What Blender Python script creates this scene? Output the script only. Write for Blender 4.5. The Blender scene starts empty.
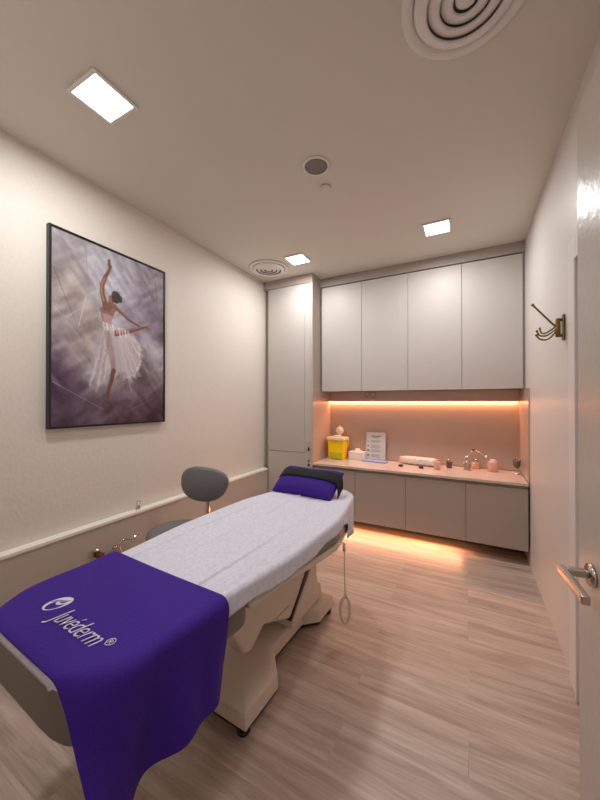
import bpy, bmesh, math, random
import numpy as np
from mathutils import Vector, Matrix
random.seed(7); rng = np.random.default_rng(5)
sc = bpy.context.scene
COL = sc.collection
PI = math.pi

# ------------------------------------------------------------------ camera
cam_d = bpy.data.cameras.new('camera'); cam = bpy.data.objects.new('camera', cam_d); COL.objects.link(cam)
cam_d.sensor_fit = 'HORIZONTAL'; cam_d.sensor_width = 36; cam_d.lens = 36 * 322 / 600
cam_d.clip_start = .02
cam.location = (0, 0, 1.30)
cam.rotation_euler = (math.radians(90.28), 0, math.radians(27.5))
sc.camera = cam

# ------------------------------------------------------------------ exposure, world, lights
sc.view_settings.view_transform = 'Standard'; sc.view_settings.look = 'None'
sc.view_settings.gamma = 1; sc.view_settings.use_curve_mapping = False
sc.view_settings.exposure = -0.28
w = bpy.data.worlds.new('world'); sc.world = w; w.use_nodes = True
w.node_tree.nodes['Background'].inputs[0].default_value = (.5, .45, .4, 1)
w.node_tree.nodes['Background'].inputs[1].default_value = .05

def area(name, loc, sx, sy, power, col, rot=(0, 0, 0), spread=180):
    l = bpy.data.lights.new(name, 'AREA'); l.shape = 'RECTANGLE'; l.size = sx; l.size_y = sy
    l.energy = power; l.color = col; l.spread = math.radians(spread)
    o = bpy.data.objects.new(name, l); o.location = loc; o.rotation_euler = rot; COL.objects.link(o); return o
PANELS = [(-1.45, .87), (-1.44, 2.72), (-.21, 2.73)]
PANEL_W = [13, 12, 12]
COOL = (.97, .985, 1.0)
for (x, y), p in zip(PANELS, PANEL_W):
    area('panel_light', (x, y, 2.645), .17, .17, p, COOL)
# corridor lamp behind the camera, shining through the doorway
area('corridor_light', (-.1, -.55, 2.55), .5, .3, 11, (.98, .98, 1))
WARM = (1.0, .40, .19)
area('niche_light', (-.52, 3.561, 1.305), 1.86, .012, 9, WARM, (math.radians(-8), 0, 0))
area('plinth_light', (-.74, 3.16, .100), 1.38, .05, 10, (1, .40, .20), (math.radians(-58), 0, 0))

# ------------------------------------------------------------------ materials
def lin(c):
    return tuple(((v / 255) / 12.92 if v / 255 <= .04045 else ((v / 255 + .055) / 1.055) ** 2.4) for v in c) + (1,)
def mat(name, rgb, rough=.5, metal=0, bump=0, scale=80, var=0, sheen=0, coat=0, trans=0, spec=None, detail=4, stretch=None, alpha=1):
    m = bpy.data.materials.new(name); m.use_nodes = True; nt = m.node_tree; b = nt.nodes['Principled BSDF']
    b.inputs['Base Color'].default_value = lin(rgb); b.inputs['Roughness'].default_value = rough; b.inputs['Metallic'].default_value = metal
    if sheen:
        b.inputs['Sheen Weight'].default_value = sheen; b.inputs['Sheen Roughness'].default_value = .4
        b.inputs['Sheen Tint'].default_value = lin(tuple(min(255, int(v * 1.3 + 40)) for v in rgb))
    if coat: b.inputs['Coat Weight'].default_value = coat; b.inputs['Coat Roughness'].default_value = .15
    if trans: b.inputs['Transmission Weight'].default_value = trans
    if spec is not None: b.inputs['Specular IOR Level'].default_value = spec
    if alpha < 1: b.inputs['Alpha'].default_value = alpha
    if bump or var:
        tc = nt.nodes.new('ShaderNodeTexCoord'); mp = nt.nodes.new('ShaderNodeMapping'); nz = nt.nodes.new('ShaderNodeTexNoise')
        if stretch: mp.inputs['Scale'].default_value = stretch
        nz.inputs['Scale'].default_value = scale; nz.inputs['Detail'].default_value = detail
        nt.links.new(tc.outputs['Object'], mp.inputs[0]); nt.links.new(mp.outputs[0], nz.inputs['Vector'])
        if bump:
            bp = nt.nodes.new('ShaderNodeBump'); bp.inputs['Strength'].default_value = bump; bp.inputs['Distance'].default_value = .004
            nt.links.new(nz.outputs['Fac'], bp.inputs['Height']); nt.links.new(bp.outputs[0], b.inputs['Normal'])
        if var:
            mx = nt.nodes.new('ShaderNodeMix'); mx.data_type = 'RGBA'
            mx.inputs[6].default_value = lin(tuple(max(0, v * (1 - var)) for v in rgb)); mx.inputs[7].default_value = lin(tuple(min(255, v * (1 + var)) for v in rgb))
            nt.links.new(nz.outputs['Fac'], mx.inputs[0]); nt.links.new(mx.outputs[2], b.inputs['Base Color'])
    return m
def emit(name, rgb, s):
    m = bpy.data.materials.new(name); m.use_nodes = True; b = m.node_tree.nodes['Principled BSDF']
    b.inputs['Base Color'].default_value = (.8, .8, .8, 1); b.inputs['Emission Color'].default_value = lin(rgb); b.inputs['Emission Strength'].default_value = s
    return m
M = {}
M['wall'] = mat('cream_wallpaper', (226, 217, 206), .55, bump=.35, scale=55, var=.02)
M['wall_gloss'] = mat('satin_wallpaper', (214, 207, 201), .42, bump=.18, scale=55, var=.02)
M['wainscot'] = mat('greige_panel', (190, 176, 165), .45, bump=.08, scale=60, var=.02)
M['ledge'] = mat('cream_ledge', (246, 240, 228), .4, bump=.05)
M['ceiling'] = mat('ceiling_paint', (215, 211, 201), .8, bump=.06, scale=200)
M['cab'] = mat('greige_laminate', (196, 187, 180), .46, bump=.05, scale=160, var=.012, stretch=(1, 1, .1))
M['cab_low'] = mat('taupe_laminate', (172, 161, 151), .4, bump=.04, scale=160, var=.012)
M['trimc'] = mat('taupe_trim', (172, 160, 150), .45, bump=.03)
M['dark'] = mat('shadow_gap', (60, 50, 45), .7, bump=.05)
M['splash'] = mat('satin_backsplash', (190, 168, 155), .22, bump=.02, scale=12)
M['counter'] = mat('polished_counter', (214, 196, 186), .16, bump=.01, var=.05, scale=9)
M['white'] = mat('white_plastic', (232, 228, 222), .45, bump=.02)
M['vent'] = mat('white_enamel', (228, 224, 218), .5, bump=.02)
M['vent_dark'] = mat('duct_dark', (170, 162, 156), .7, bump=.02)
M['grille'] = mat('speaker_grille', (128, 120, 118), .6, bump=.5, scale=900)
M['chrome'] = mat('polished_chrome', (215, 210, 205), .12, 1, bump=.01)
M['nickel'] = mat('satin_nickel', (200, 188, 178), .2, 1, bump=.01)
M['brass'] = mat('aged_brass', (140, 118, 70), .35, 1, bump=.15, scale=90, var=.12)
M['black'] = mat('black_plastic', (22, 21, 22), .45, bump=.03)
M['frame_black'] = mat('black_frame', (24, 22, 26), .35, bump=.03)
M['vinyl'] = mat('grey_vinyl', (112, 110, 112), .42, bump=.12, scale=260)
M['vinyl_bed'] = mat('taupe_vinyl', (118, 110, 102), .42, bump=.12, scale=260)
M['plastic'] = mat('ivory_shell', (214, 200, 184), .4, bump=.02, var=.015, scale=8)
M['sash'] = mat('black_velvet', (16, 15, 22), .85, bump=.3, scale=300, sheen=.15)
M['purple'] = mat('purple_velour', (54, 8, 132), .85, bump=.5, scale=230, var=.18, sheen=.12)
M['thread'] = mat('white_thread', (225, 222, 240), .6, bump=.4, scale=900)
M['grey_thread'] = mat('violet_grey_thread', (150, 140, 185), .6, bump=.4, scale=900)
M['yellow'] = mat('yellow_plastic', (255, 212, 4), .35, bump=.03, var=.03, scale=15)
M['greenish'] = mat('green_contents', (190, 185, 15), .7, bump=.3, var=.25, scale=60)
M['clearp'] = mat('frosted_lid', (240, 225, 200), .3, bump=.02, alpha=.85)
M['paper'] = mat('printed_sheet', (226, 222, 218), .6, bump=.02)
M['ink'] = mat('grey_ink', (120, 112, 110), .7, bump=.02)
M['inkdark'] = mat('dark_ink', (60, 56, 58), .7, bump=.02)
M['acrylic'] = mat('clear_acrylic', (240, 240, 240), .08, bump=.005, alpha=.14)
M['blue'] = mat('pale_blue_cover', (150, 170, 225), .45, bump=.03)
M['wrap'] = mat('clear_wrapped_pack', (240, 225, 215), .18, bump=.6, scale=40, coat=.6)
M['jar'] = mat('frosted_pink_glass', (225, 180, 160), .25, bump=.03, coat=.5)
M['smoked'] = mat('smoked_glass', (90, 82, 74), .15, bump=.02, coat=.5)
M['copper'] = mat('copper_knob', (150, 95, 70), .3, .8, bump=.05)
M['door'] = mat('door_paint', (192, 182, 172), .3, bump=.25, scale=45, var=.015)
M['casing'] = mat('white_casing', (222, 216, 212), .4, bump=.03)
M['glow'] = emit('lit_panel', (255, 252, 245), 14)
M['ledstrip'] = emit('warm_led', (255, 190, 110), 6)

def sheet_mat():
    m = bpy.data.materials.new('nonwoven_sheet'); m.use_nodes = True; nt = m.node_tree; b = nt.nodes['Principled BSDF']
    b.inputs['Roughness'].default_value = .85
    tc = nt.nodes.new('ShaderNodeTexCoord'); n1 = nt.nodes.new('ShaderNodeTexNoise'); n1.inputs['Scale'].default_value = 55; n1.inputs['Detail'].default_value = 8; n1.inputs['Roughness'].default_value = .7
    mp = nt.nodes.new('ShaderNodeMapping'); mp.inputs['Scale'].default_value = (1.6, 1, 1)
    nt.links.new(tc.outputs['Object'], mp.inputs[0]); nt.links.new(mp.outputs[0], n1.inputs['Vector'])
    r = nt.nodes.new('ShaderNodeValToRGB'); r.color_ramp.elements[0].position = .35; r.color_ramp.elements[0].color = lin((204, 203, 216)); r.color_ramp.elements[1].position = .65; r.color_ramp.elements[1].color = lin((224, 223, 234))
    nt.links.new(n1.outputs['Fac'], r.inputs[0]); nt.links.new(r.outputs[0], b.inputs['Base Color'])
    n2 = nt.nodes.new('ShaderNodeTexNoise'); n2.inputs['Scale'].default_value = 30; n2.inputs['Detail'].default_value = 9
    nt.links.new(mp.outputs[0], n2.inputs['Vector'])
    bp = nt.nodes.new('ShaderNodeBump'); bp.inputs['Strength'].default_value = .42; bp.inputs['Distance'].default_value = .003
    nt.links.new(n2.outputs['Fac'], bp.inputs['Height']); nt.links.new(bp.outputs[0], b.inputs['Normal'])
    return m
M['sheet'] = sheet_mat()

def floor_mat():
    m = bpy.data.materials.new('vinyl_planks'); m.use_nodes = True; nt = m.node_tree; b = nt.nodes['Principled BSDF']; L = nt.links.new
    tc = nt.nodes.new('ShaderNodeTexCoord')
    br = nt.nodes.new('ShaderNodeTexBrick'); br.inputs['Scale'].default_value = 1; br.inputs['Brick Width'].default_value = 1.22; br.inputs['Row Height'].default_value = .18
    br.inputs['Mortar Size'].default_value = .0012; br.inputs['Mortar Smooth'].default_value = .2; br.offset = .37
    br.inputs['Color1'].default_value = (.47, .47, .47, 1); br.inputs['Color2'].default_value = (.57, .57, .57, 1); br.inputs['Mortar'].default_value = (.40, .40, .40, 1)
    L(tc.outputs['Object'], br.inputs['Vector'])
    # each plank shifts its own grain
    ad = nt.nodes.new('ShaderNodeVectorMath'); ad.operation = 'MULTIPLY_ADD'; ad.inputs[1].default_value = (31, 17, 7)
    L(br.outputs['Color'], ad.inputs[0]); L(tc.outputs['Object'], ad.inputs[2])
    mp = nt.nodes.new('ShaderNodeMapping'); mp.inputs['Scale'].default_value = (.7, 8, 1); L(ad.outputs[0], mp.inputs[0])
    n1 = nt.nodes.new('ShaderNodeTexNoise'); n1.inputs['Scale'].default_value = 2.0; n1.inputs['Detail'].default_value = 7; n1.inputs['Roughness'].default_value = .62; n1.inputs['Distortion'].default_value = .7
    L(mp.outputs[0], n1.inputs['Vector'])
    mp2 = nt.nodes.new('ShaderNodeMapping'); mp2.inputs['Scale'].default_value = (2.5, 60, 1); L(ad.outputs[0], mp2.inputs[0])
    n2 = nt.nodes.new('ShaderNodeTexNoise'); n2.inputs['Scale'].default_value = 2.5; n2.inputs['Detail'].default_value = 4
    L(mp2.outputs[0], n2.inputs['Vector'])
    a1 = nt.nodes.new('ShaderNodeMath'); a1.operation = 'MULTIPLY_ADD'; a1.inputs[1].default_value = .25; L(n2.outputs['Fac'], a1.inputs[0]); L(n1.outputs['Fac'], a1.inputs[2])
    a2 = nt.nodes.new('ShaderNodeMath'); a2.operation = 'MULTIPLY_ADD'; a2.inputs[1].default_value = .42; L(br.outputs['Color'], a2.inputs[0]); L(a1.outputs[0], a2.inputs[2])
    r = nt.nodes.new('ShaderNodeValToRGB'); e = r.color_ramp.elements
    e[0].position = .58; e[0].color = lin((146, 126, 114)); e[1].position = 1.06; e[1].color = lin((204, 186, 173))
    x = e.new(.80); x.color = lin((178, 158, 145))
    L(a2.outputs[0], r.inputs[0]); L(r.outputs[0], b.inputs['Base Color'])
    b.inputs['Roughness'].default_value = .38
    bp = nt.nodes.new('ShaderNodeBump'); bp.inputs['Strength'].default_value = .12; bp.inputs['Distance'].default_value = .003
    L(a1.outputs[0], bp.inputs['Height']); L(bp.outputs[0], b.inputs['Normal'])
    return m
M['floor'] = floor_mat()

# ------------------------------------------------------------------ helpers
def link(name, me, m=None, parent=None, smooth=False, bevel=0, seg=2):
    o = bpy.data.objects.new(name, me); COL.objects.link(o)
    if m is not None: me.materials.append(M[m] if isinstance(m, str) else m)
    if parent: o.parent = parent
    if smooth: me.shade_smooth()
    if bevel:
        b = o.modifiers.new('bevel', 'BEVEL'); b.width = bevel; b.segments = seg; b.limit_method = 'ANGLE'; b.angle_limit = math.radians(35)
        me.shade_smooth()
        for p in me.polygons: p.use_smooth = True
        wn = o.modifiers.new('wn', 'WEIGHTED_NORMAL'); wn.keep_sharp = True
    return o
def fin(bm):
    bmesh.ops.recalc_face_normals(bm, faces=bm.faces)
    me = bpy.data.meshes.new('m'); bm.to_mesh(me); bm.free(); return me
def pyd(vs, fs, recalc=True):
    me = bpy.data.meshes.new('m'); me.from_pydata([tuple(v) for v in vs], [], fs)
    if recalc:
        bm = bmesh.new(); bm.from_mesh(me); bmesh.ops.recalc_face_normals(bm, faces=bm.faces); bm.to_mesh(me); bm.free()
    me.update(); return me
def bx(bm, x0, x1, y0, y1, z0, z1, mtx=None):
    vs = [bm.verts.new((x, y, z)) for z in (z0, z1) for y in (y0, y1) for x in (x0, x1)]
    for f in ((0, 2, 3, 1), (4, 5, 7, 6), (0, 1, 5, 4), (2, 6, 7, 3), (0, 4, 6, 2), (1, 3, 7, 5)): bm.faces.new([vs[i] for i in f])
    if mtx: bmesh.ops.transform(bm, matrix=mtx, verts=vs)
def box(name, x0, x1, y0, y1, z0, z1, m, parent=None, bevel=0, mtx=None):
    bm = bmesh.new(); bx(bm, x0, x1, y0, y1, z0, z1, mtx); return link(name, fin(bm), m, parent, bevel=bevel)
def lathe(prof, n=40, c=(0, 0, 0), sx=1, sy=1, mtx=None, close=False):
    vs, fs = [], []
    for i in range(n):
        a = 2 * PI * i / n
        for r, z in prof: vs.append((c[0] + r * math.cos(a) * sx, c[1] + r * math.sin(a) * sy, c[2] + z))
    k = len(prof)
    for i in range(n):
        j = (i + 1) % n
        for q in range(k if close else k - 1):
            q2 = (q + 1) % k
            fs.append((i * k + q, j * k + q, j * k + q2, i * k + q2))
    if not close:
        if prof[0][0] > 1e-6: fs.append([i * k for i in range(n)])
        if prof[-1][0] > 1e-6: fs.append([i * k + k - 1 for i in range(n)])
    bm = bmesh.new(); bv = [bm.verts.new(v) for v in vs]
    for f in fs:
        try: bm.faces.new([bv[i] for i in f])
        except ValueError: pass
    bmesh.ops.remove_doubles(bm, verts=bm.verts, dist=1e-6)
    if mtx: bmesh.ops.transform(bm, matrix=mtx, verts=bm.verts)
    return fin(bm)
def tube(pts, r, n=10, closed=False, radii=None):
    pts = [Vector(p) for p in pts]; vs, fs = [], []; k = len(pts)
    up = Vector((0, 0, 1)); prev = None
    for i, p in enumerate(pts):
        if closed: t = pts[(i + 1) % k] - pts[i - 1]
        else: t = pts[min(i + 1, k - 1)] - pts[max(i - 1, 0)]
        t.normalize()
        if prev is None:
            a = t.cross(up)
            if a.length < .1: a = t.cross(Vector((1, 0, 0)))
        else: a = prev - t * prev.dot(t)
        a.normalize(); prev = a; b = t.cross(a); rr = radii[i] if radii else r
        for j in range(n):
            q = 2 * PI * j / n; vs.append(p + a * math.cos(q) * rr + b * math.sin(q) * rr)
    for i in range(k if closed else k - 1):
        i2 = (i + 1) % k
        for j in range(n):
            j2 = (j + 1) % n; fs.append((i * n + j, i * n + j2, i2 * n + j2, i2 * n + j))
    if not closed: fs.append(list(range(n))[::-1]); fs.append([(k - 1) * n + j for j in range(n)])
    return pyd(vs, fs)
def smoothpath(pts, n=8):
    P = [Vector(p) for p in pts]; out = []
    for i in range(len(P) - 1):
        p0, p1, p2, p3 = P[max(i - 1, 0)], P[i], P[i + 1], P[min(i + 2, len(P) - 1)]
        for k in range(n):
            t = k / n; out.append(.5 * ((2 * p1) + (p2 - p0) * t + (2 * p0 - 5 * p1 + 4 * p2 - p3) * t * t + (-p0 + 3 * p1 - 3 * p2 + p3) * t ** 3))
    out.append(P[-1]); return out
def prism(poly, axis, a, b):
    # poly of 2D points extruded along axis from a to b
    def v(p, h): return {'x': (h, p[0], p[1]), 'y': (p[0], h, p[1]), 'z': (p[0], p[1], h)}[axis]
    n = len(poly); vs = [v(p, a) for p in poly] + [v(p, b) for p in poly]
    fs = [list(range(n)), [n + i for i in range(n)]] + [(i, (i + 1) % n, n + (i + 1) % n, n + i) for i in range(n)]
    return pyd(vs, fs)
def loft(loops, cap=True):
    n = len(loops[0]); vs = [p for l in loops for p in l]; fs = []
    for i in range(len(loops) - 1):
        for j in range(n): fs.append((i * n + j, i * n + (j + 1) % n, (i + 1) * n + (j + 1) % n, (i + 1) * n + j))
    if cap: fs.append(list(range(n))); fs.append([(len(loops) - 1) * n + j for j in range(n)])
    return pyd(vs, fs)
def tag(o, label=None, cat=None, group=None, kind=None):
    if label: o['label'] = label
    if cat: o['category'] = cat
    if group: o['group'] = group
    if kind: o['kind'] = kind
    return o
def thing(name, label, cat, loc=(0, 0, 0), rz=0, group=None):
    o = bpy.data.objects.new(name, None); COL.objects.link(o); o.location = loc; o.rotation_euler = (0, 0, rz); o.empty_display_size = .1
    return tag(o, label, cat, group)
def dup(root, loc, label, rz=None):
    r = root.copy(); COL.objects.link(r); r.location = loc; r['label'] = label
    if rz is not None: r.rotation_euler = (0, 0, rz)
    for ch in list(root.children):
        c = ch.copy(); COL.objects.link(c); c.parent = r
        for g in list(ch.children):
            d = g.copy(); COL.objects.link(d); d.parent = c
    return r
def struct(o): o['kind'] = 'structure'; return o

XL, XR, YB, YN, ZC = -2.075, .435, 3.60, .16, 2.665
YF = 3.08; YU = 3.29   # front planes of tall / base units and of wall units

# ------------------------------------------------------------------ room shell
struct(box('floor', -2.3, 1.0, -1.4, 3.9, -.08, 0, 'floor'))
struct(box('ceiling', -2.3, 1.0, -1.4, 3.9, ZC, ZC + .08, 'ceiling'))
struct(box('wall_left', XL - .12, XL, YN, YB, 0, ZC, 'wall'))
struct(box('wall_back', XL - .12, XR + .12, YB, YB + .12, 0, ZC, 'wall'))
# right wall with the closed doorway (door_2) set in it
bm = bmesh.new()
for y0, y1, z0, z1 in ((1.805, YB, 0, ZC), (.98, 1.805, 1.937, ZC), (-.12, .98, 0, ZC)): bx(bm, XR, XR + .12, y0, y1, z0, z1)
struct(link('wall_right', fin(bm), 'wall_gloss'))
bm = bmesh.new()
bx(bm, XL, -.62, .04, YN, 0, ZC); bx(bm, .345, XR, .04, YN, 0, ZC); bx(bm, -.62, .345, .04, YN, 2.12, ZC)
struct(link('wall_near', fin(bm), 'wall'))
bm = bmesh.new()
bx(bm, -.90, -.80, -1.3, .04, 0, ZC); bx(bm, .55, .65, -1.3, -.12, 0, ZC); bx(bm, -.9, .65, -1.4, -1.3, 0, ZC); bx(bm, .435, .55, -.12, .0, 0, ZC)
struct(link('wall_corridor', fin(bm), 'wall'))
# boxed-out lower wall with its cream ledge
struct(box('trim_1', XL, -2.015, YN + .005, YF - .002, .002, .527, 'wainscot'))
struct(box('trim_2', XL + .001, -2.010, YN + .005, YF - .002, .528, .547, 'ledge', bevel=.002))
# casing and closed door leaf on the right wall
bm = bmesh.new()
for a, b, z0, z1 in ((1.805, 1.923, 0.001, 2.037), (.86, .98, 0.001, 2.037), (.98, 1.805, 1.937, 2.037)): bx(bm, XR - .016, XR - .0005, a, b, z0, z1)
for a, b, z0, z1 in ((1.786, 1.8045, 0.001, 1.918), (.981, .998, 0.001, 1.918), (.981, 1.8045, 1.918, 1.936)): bx(bm, XR - .024, XR + .10, a, b, z0, z1)
struct(link('trim_3', fin(bm), 'casing', bevel=.004))
struct(box('door_2', XR + .02, XR + .06, 1.001, 1.783, .006, 1.915, 'casing'))
# bulkhead fascia above the cupboards
bm = bmesh.new()
bx(bm, XL + .001, -1.456, YF, YB - .001, 2.572, ZC - .001)
bx(bm, -1.456, XR - .001, YU, YB - .001, 2.572, ZC - .001)
struct(link('trim_4', fin(bm), 'trimc'))
# niche linings
struct(box('wall_niche', -1.452, XR - .012, YB - .025, YB - .001, .66, 1.405, 'splash'))
struct(box('trim_5', XR - .011, XR - .0005, YF + .0, YB - .026, .66, 1.405, 'splash'))
struct(box('trim_7', -1.452, XR - .013, 3.526, 3.538, 1.303, 1.411, 'splash'))
struct(box('added_lining', -1.4545, -1.4525, YF + .0, YB - .026, .66, 1.405, 'splash'))  # added glossy sheet over the cupboard side, so it catches more strip light
# recessed plinth under the base cupboards
struct(box('baseboard_back', -1.45, XR - .002, 3.36, 3.40, .001, .114, 'dark'))

# ------------------------------------------------------------------ ceiling fittings
def panel_lamp():
    t = thing('ceiling_light', 'square LED ceiling panel nearest the camera, above the painting', 'ceiling light', (PANELS[0][0], PANELS[0][1], ZC), 0, 'square LED panels in the ceiling')
    bm = bmesh.new()
    for a in ((-.103, .103, .086, .103), (-.103, .103, -.103, -.086), (-.103, -.086, -.086, .086), (.086, .103, -.086, .086)): bx(bm, *a, -.010, -.0005)
    link('frame', fin(bm), 'vent', t, bevel=.002)
    box('diffuser', -.086, .086, -.086, .086, -.006, -.0008, 'glow', t)
    return t
pl = panel_lamp()
dup(pl, (PANELS[1][0], PANELS[1][1], ZC), 'square LED ceiling panel beside the small round vent')
dup(pl, (PANELS[2][0], PANELS[2][1], ZC), 'square LED ceiling panel in front of the wall cupboards on the right')

def ring(r0, r1, z0, z1):   # a louvre cone ring
    return [(r0, z0), (r0 + .004, z0 - .006), (r1, z1 - .003), (r1, z1)]
def round_vent(loc, R, label, rings, gap=1.02, dm='vent_dark'):
    t = thing('ceiling_vent', label, 'air vent', loc)
    link('outer_ring', lathe([(R * .80, -.002), (R * .84, -.012), (R * .93, -.016), (R, -.010), (R, -.0005)], 64), 'vent', t, True)
    link('duct', lathe([(0, -.0006), (R * .81, -.0006), (R * .81, -.0022)], 48), dm, t)
    for k in range(rings):
        a = R * (.80 - k * .80 / rings); b = a - R * .80 / rings * gap
        if k == rings - 1:
            link('centre_cone', lathe([(0, -.030), (a * .35, -.030), (a * .8, -.022), (a * .9, -.012), (0, -.010)], 48), 'vent', t, True)
        else:
            link('louvre', lathe([(a, -.010), (a * .97, -.018), (b + .006, -.030), (b, -.028), (b + .002, -.022), (a * .95, -.008)], 64, close=True), 'vent', t, True)
    return t
round_vent((.0, 1.20, ZC), .208, 'large round white ceiling vent with concentric louvres, cut by the picture top', 4)
round_vent((-1.80, 2.765, ZC), .20, 'small round ceiling vent in the corner above the tall cupboard', 4, .86, 'dark')
t = thing('ceiling_speaker', 'round grey ceiling speaker with white rim in the middle of the ceiling', 'speaker', (-.775, 1.69, ZC))
link('rim', lathe([(.066, -.001), (.066, -.008), (.078, -.006), (.080, -.0005)], 48), 'vent', t, True)
link('grille', lathe([(0, -.0045), (.05, -.005), (.0655, -.0055), (.0655, -.001)], 48), 'grille', t, True)
o = link('sprinkler_cover', lathe([(0, -.010), (.032, -.010), (.034, -.008), (.034, -.005), (.028, -.0045), (.028, -.0005)], 40), 'ceiling', None, True)
o.location = (-.80, 1.885, ZC); tag(o, 'small round flat sprinkler cover on the ceiling beside the grey speaker', 'sprinkler')

# ------------------------------------------------------------------ tall cupboard
t = thing('tall_cupboard', 'full-height greige cupboard in the back left corner with black locks', 'cupboard', (-1.765, YF, 0))
def W(x0, x1, y0, y1, z0, z1): return (x0 + 1.765, x1 + 1.765, y0 - YF, y1 - YF, z0, z1)
box('body', *W(-2.011, -1.456, YF + .02, YB - .002, .002, 2.570), 'trimc', t)
box('side_filler', *W(-2.072, -2.012, YF + .05, YF + .07, .55, 2.570), 'trimc', t)
box('side_panel', *W(-1.4745, -1.4560, YF, YF + .0195, .002, 2.570), 'cab', t)
box('door', *W(-2.009, -1.547, YF, YF + .019, .755, 2.566), 'cab', t, bevel=.0015)
box('door', *W(-2.009, -1.547, YF, YF + .019, .06, .750), 'cab', t, bevel=.0015)
box('lock_stile', *W(-1.5445, -1.4765, YF, YF + .019, .002, 2.566), 'cab', t, bevel=.001)
lk = box('lock', *W(-1.507, -1.485, YF - .006, YF - .0005, .775, .875), 'chrome', t, bevel=.002)
box('latch', *W(-1.505, -1.487, YF - .014, YF - .0065, .780, .815), 'black', lk, bevel=.002)
lk = box('lock', *W(-1.505, -1.489, YF - .008, YF - .0005, .660, .680), 'black', t, bevel=.002)
o = link('keyhole', lathe([(0, 0), (.012, 0), (.012, .010), (0, .012)], 24), 'black', t, True); o.rotation_euler = (PI / 2, 0, 0); o.location = (-1.497 + 1.765, -.0005, .628)

# ------------------------------------------------------------------ wall cupboards
UX = [-1.452, -.986, -.519, -.046, .419]
ulab = ['wall cupboard beside the tall cupboard, leftmost of the upper row', 'second wall cupboard from the tall cupboard, above the printed notice',
        'third wall cupboard from the tall cupboard, above the wrapped pack', 'rightmost wall cupboard, next to the side wall with the hooks']
for i in range(4):
    x0, x1 = UX[i], UX[i + 1]; c = (x0 + x1) / 2; h = (x1 - x0) / 2
    t = thing('wall_cupboard', ulab[i], 'cupboard', (c, YU, 1.412), 0, 'upper row of greige cupboards')
    box('body', -h + .001, h - .001, .021, YB - YU - .002, .002, 1.157, 'trimc', t)
    box('door', -h + (.012 if i == 0 else .0015), h - .0015, 0, .019, 0, 1.148, 'cab', t, bevel=.0015)
struct(box('trim_6', .420, XR - .001, YU + .012, YU + .03, 1.414, 2.571, 'trimc'))

# ------------------------------------------------------------------ base cupboards and worktop
BX = [-1.452, -.991, -.511, -.016, .424]
blab = ['base cupboard against the tall cupboard, mostly behind the bed head', 'second base cupboard from the tall cupboard, below the printed notice',
        'third base cupboard from the tall cupboard, below the wrapped pack', 'rightmost base cupboard beside the side wall']
for i in range(4):
    x0, x1 = BX[i], BX[i + 1]; c = (x0 + x1) / 2; h = (x1 - x0) / 2
    t = thing('base_cupboard', blab[i], 'cupboard', (c, YF, .117), 0, 'lower row of greige cupboards')
    box('body', -h + .001, h - .001, .021, .50, 0, .505, 'trimc', t)
    box('door', -h + .0015, h - .0015, 0, .0195, 0, .488, 'cab_low', t, bevel=.0015)
bm = bmesh.new(); bx(bm, -1.452, XR - .0125, YF - .012, YB - .026, .632, .655)
tag(link('worktop', fin(bm), 'counter', bevel=.002), 'long polished pinkish worktop over the row of base cupboards', 'worktop')

# light strips
t = thing('light_strip', 'warm glowing light strip along the back of the niche above the worktop', 'light strip', (-.52, 3.561, 1.312))
box('channel', -.93, .94, -.010, .013, .003, .012, 'nickel', t)
box('diffuser', -.93, .94, -.004, .011, -.001, .0025, 'ledstrip', t)
t = thing('light_strip', 'warm glowing light strip hidden under the base cupboards', 'light strip', (-.74, 3.16, .115))
box('channel', -.70, .70, -.012, .012, -.006, -.0005, 'nickel', t)
box('diffuser', -.70, .70, -.010, .010, -.009, -.0065, 'ledstrip', t)
# socket
t = thing('wall_socket', 'white double wall socket in the niche just below the wall cupboards', 'socket', (-.956, 3.528, 1.362))
box('plate', -.062, .062, -.010, -.0005, -.038, .038, 'trimc', t, bevel=.003)
for s in (-.031, .031):
    box('switch', s - .006, s + .006, -.014, -.0105, .012, .026, 'white', t, bevel=.001)
    bm = bmesh.new()
    bx(bm, s - .003, s + .003, -.0112, -.0102, -.006, .004); bx(bm, s - .013, s - .006, -.0112, -.0102, -.022, -.016); bx(bm, s + .006, s + .013, -.0112, -.0102, -.022, -.016)
    link('pin_hole', fin(bm), 'black', t)

# ------------------------------------------------------------------ bed
BA = math.radians(-3)
def bedworld(x, y):
    v, u = x - 1.008, y + 1.2
    return (v * math.cos(-BA) + u * math.sin(-BA), -v * math.sin(-BA) + u * math.cos(-BA))
B0 = bedworld(0, 0)
bed = thing('treatment_bed', 'long electric treatment bed with ivory base and grey padding', 'treatment bed', (B0[0], B0[1], 0), BA)
Y0, Y1 = -.865, .90
def hw(y, yl=Y0, yr=Y1, r0=.15, W0=.31):
    q = max(0, min(1, (y + .50) / .46)); W0 = .288 + .042 * q * q * (3 - 2 * q); h = W0
    if y < yl + r0: h = W0 - r0 + math.sqrt(max(0, r0 * r0 - (yl + r0 - y) ** 2))
    if y > .34:
        k = min(1, (y - .34) / (Y1 - .34)); h = min(h, W0 - .12 * k ** 1.2)
        if y > Y1 - .12: h = h - .12 + math.sqrt(max(0, .12 ** 2 - (y - Y1 + .12) ** 2))
    return max(h, .05)
def rrect(h, z0, z1, r, n=5):
    p = []
    for cx, cz, a0 in ((h - r, z1 - r, 0), (-h + r, z1 - r, 90), (-h + r, z0 + r, 180), (h - r, z0 + r, 270)):
        for k in range(n): a = math.radians(a0 + 90 * k / (n - 1)); p.append((cx + r * math.cos(a), cz + r * math.sin(a)))
    return p
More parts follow.
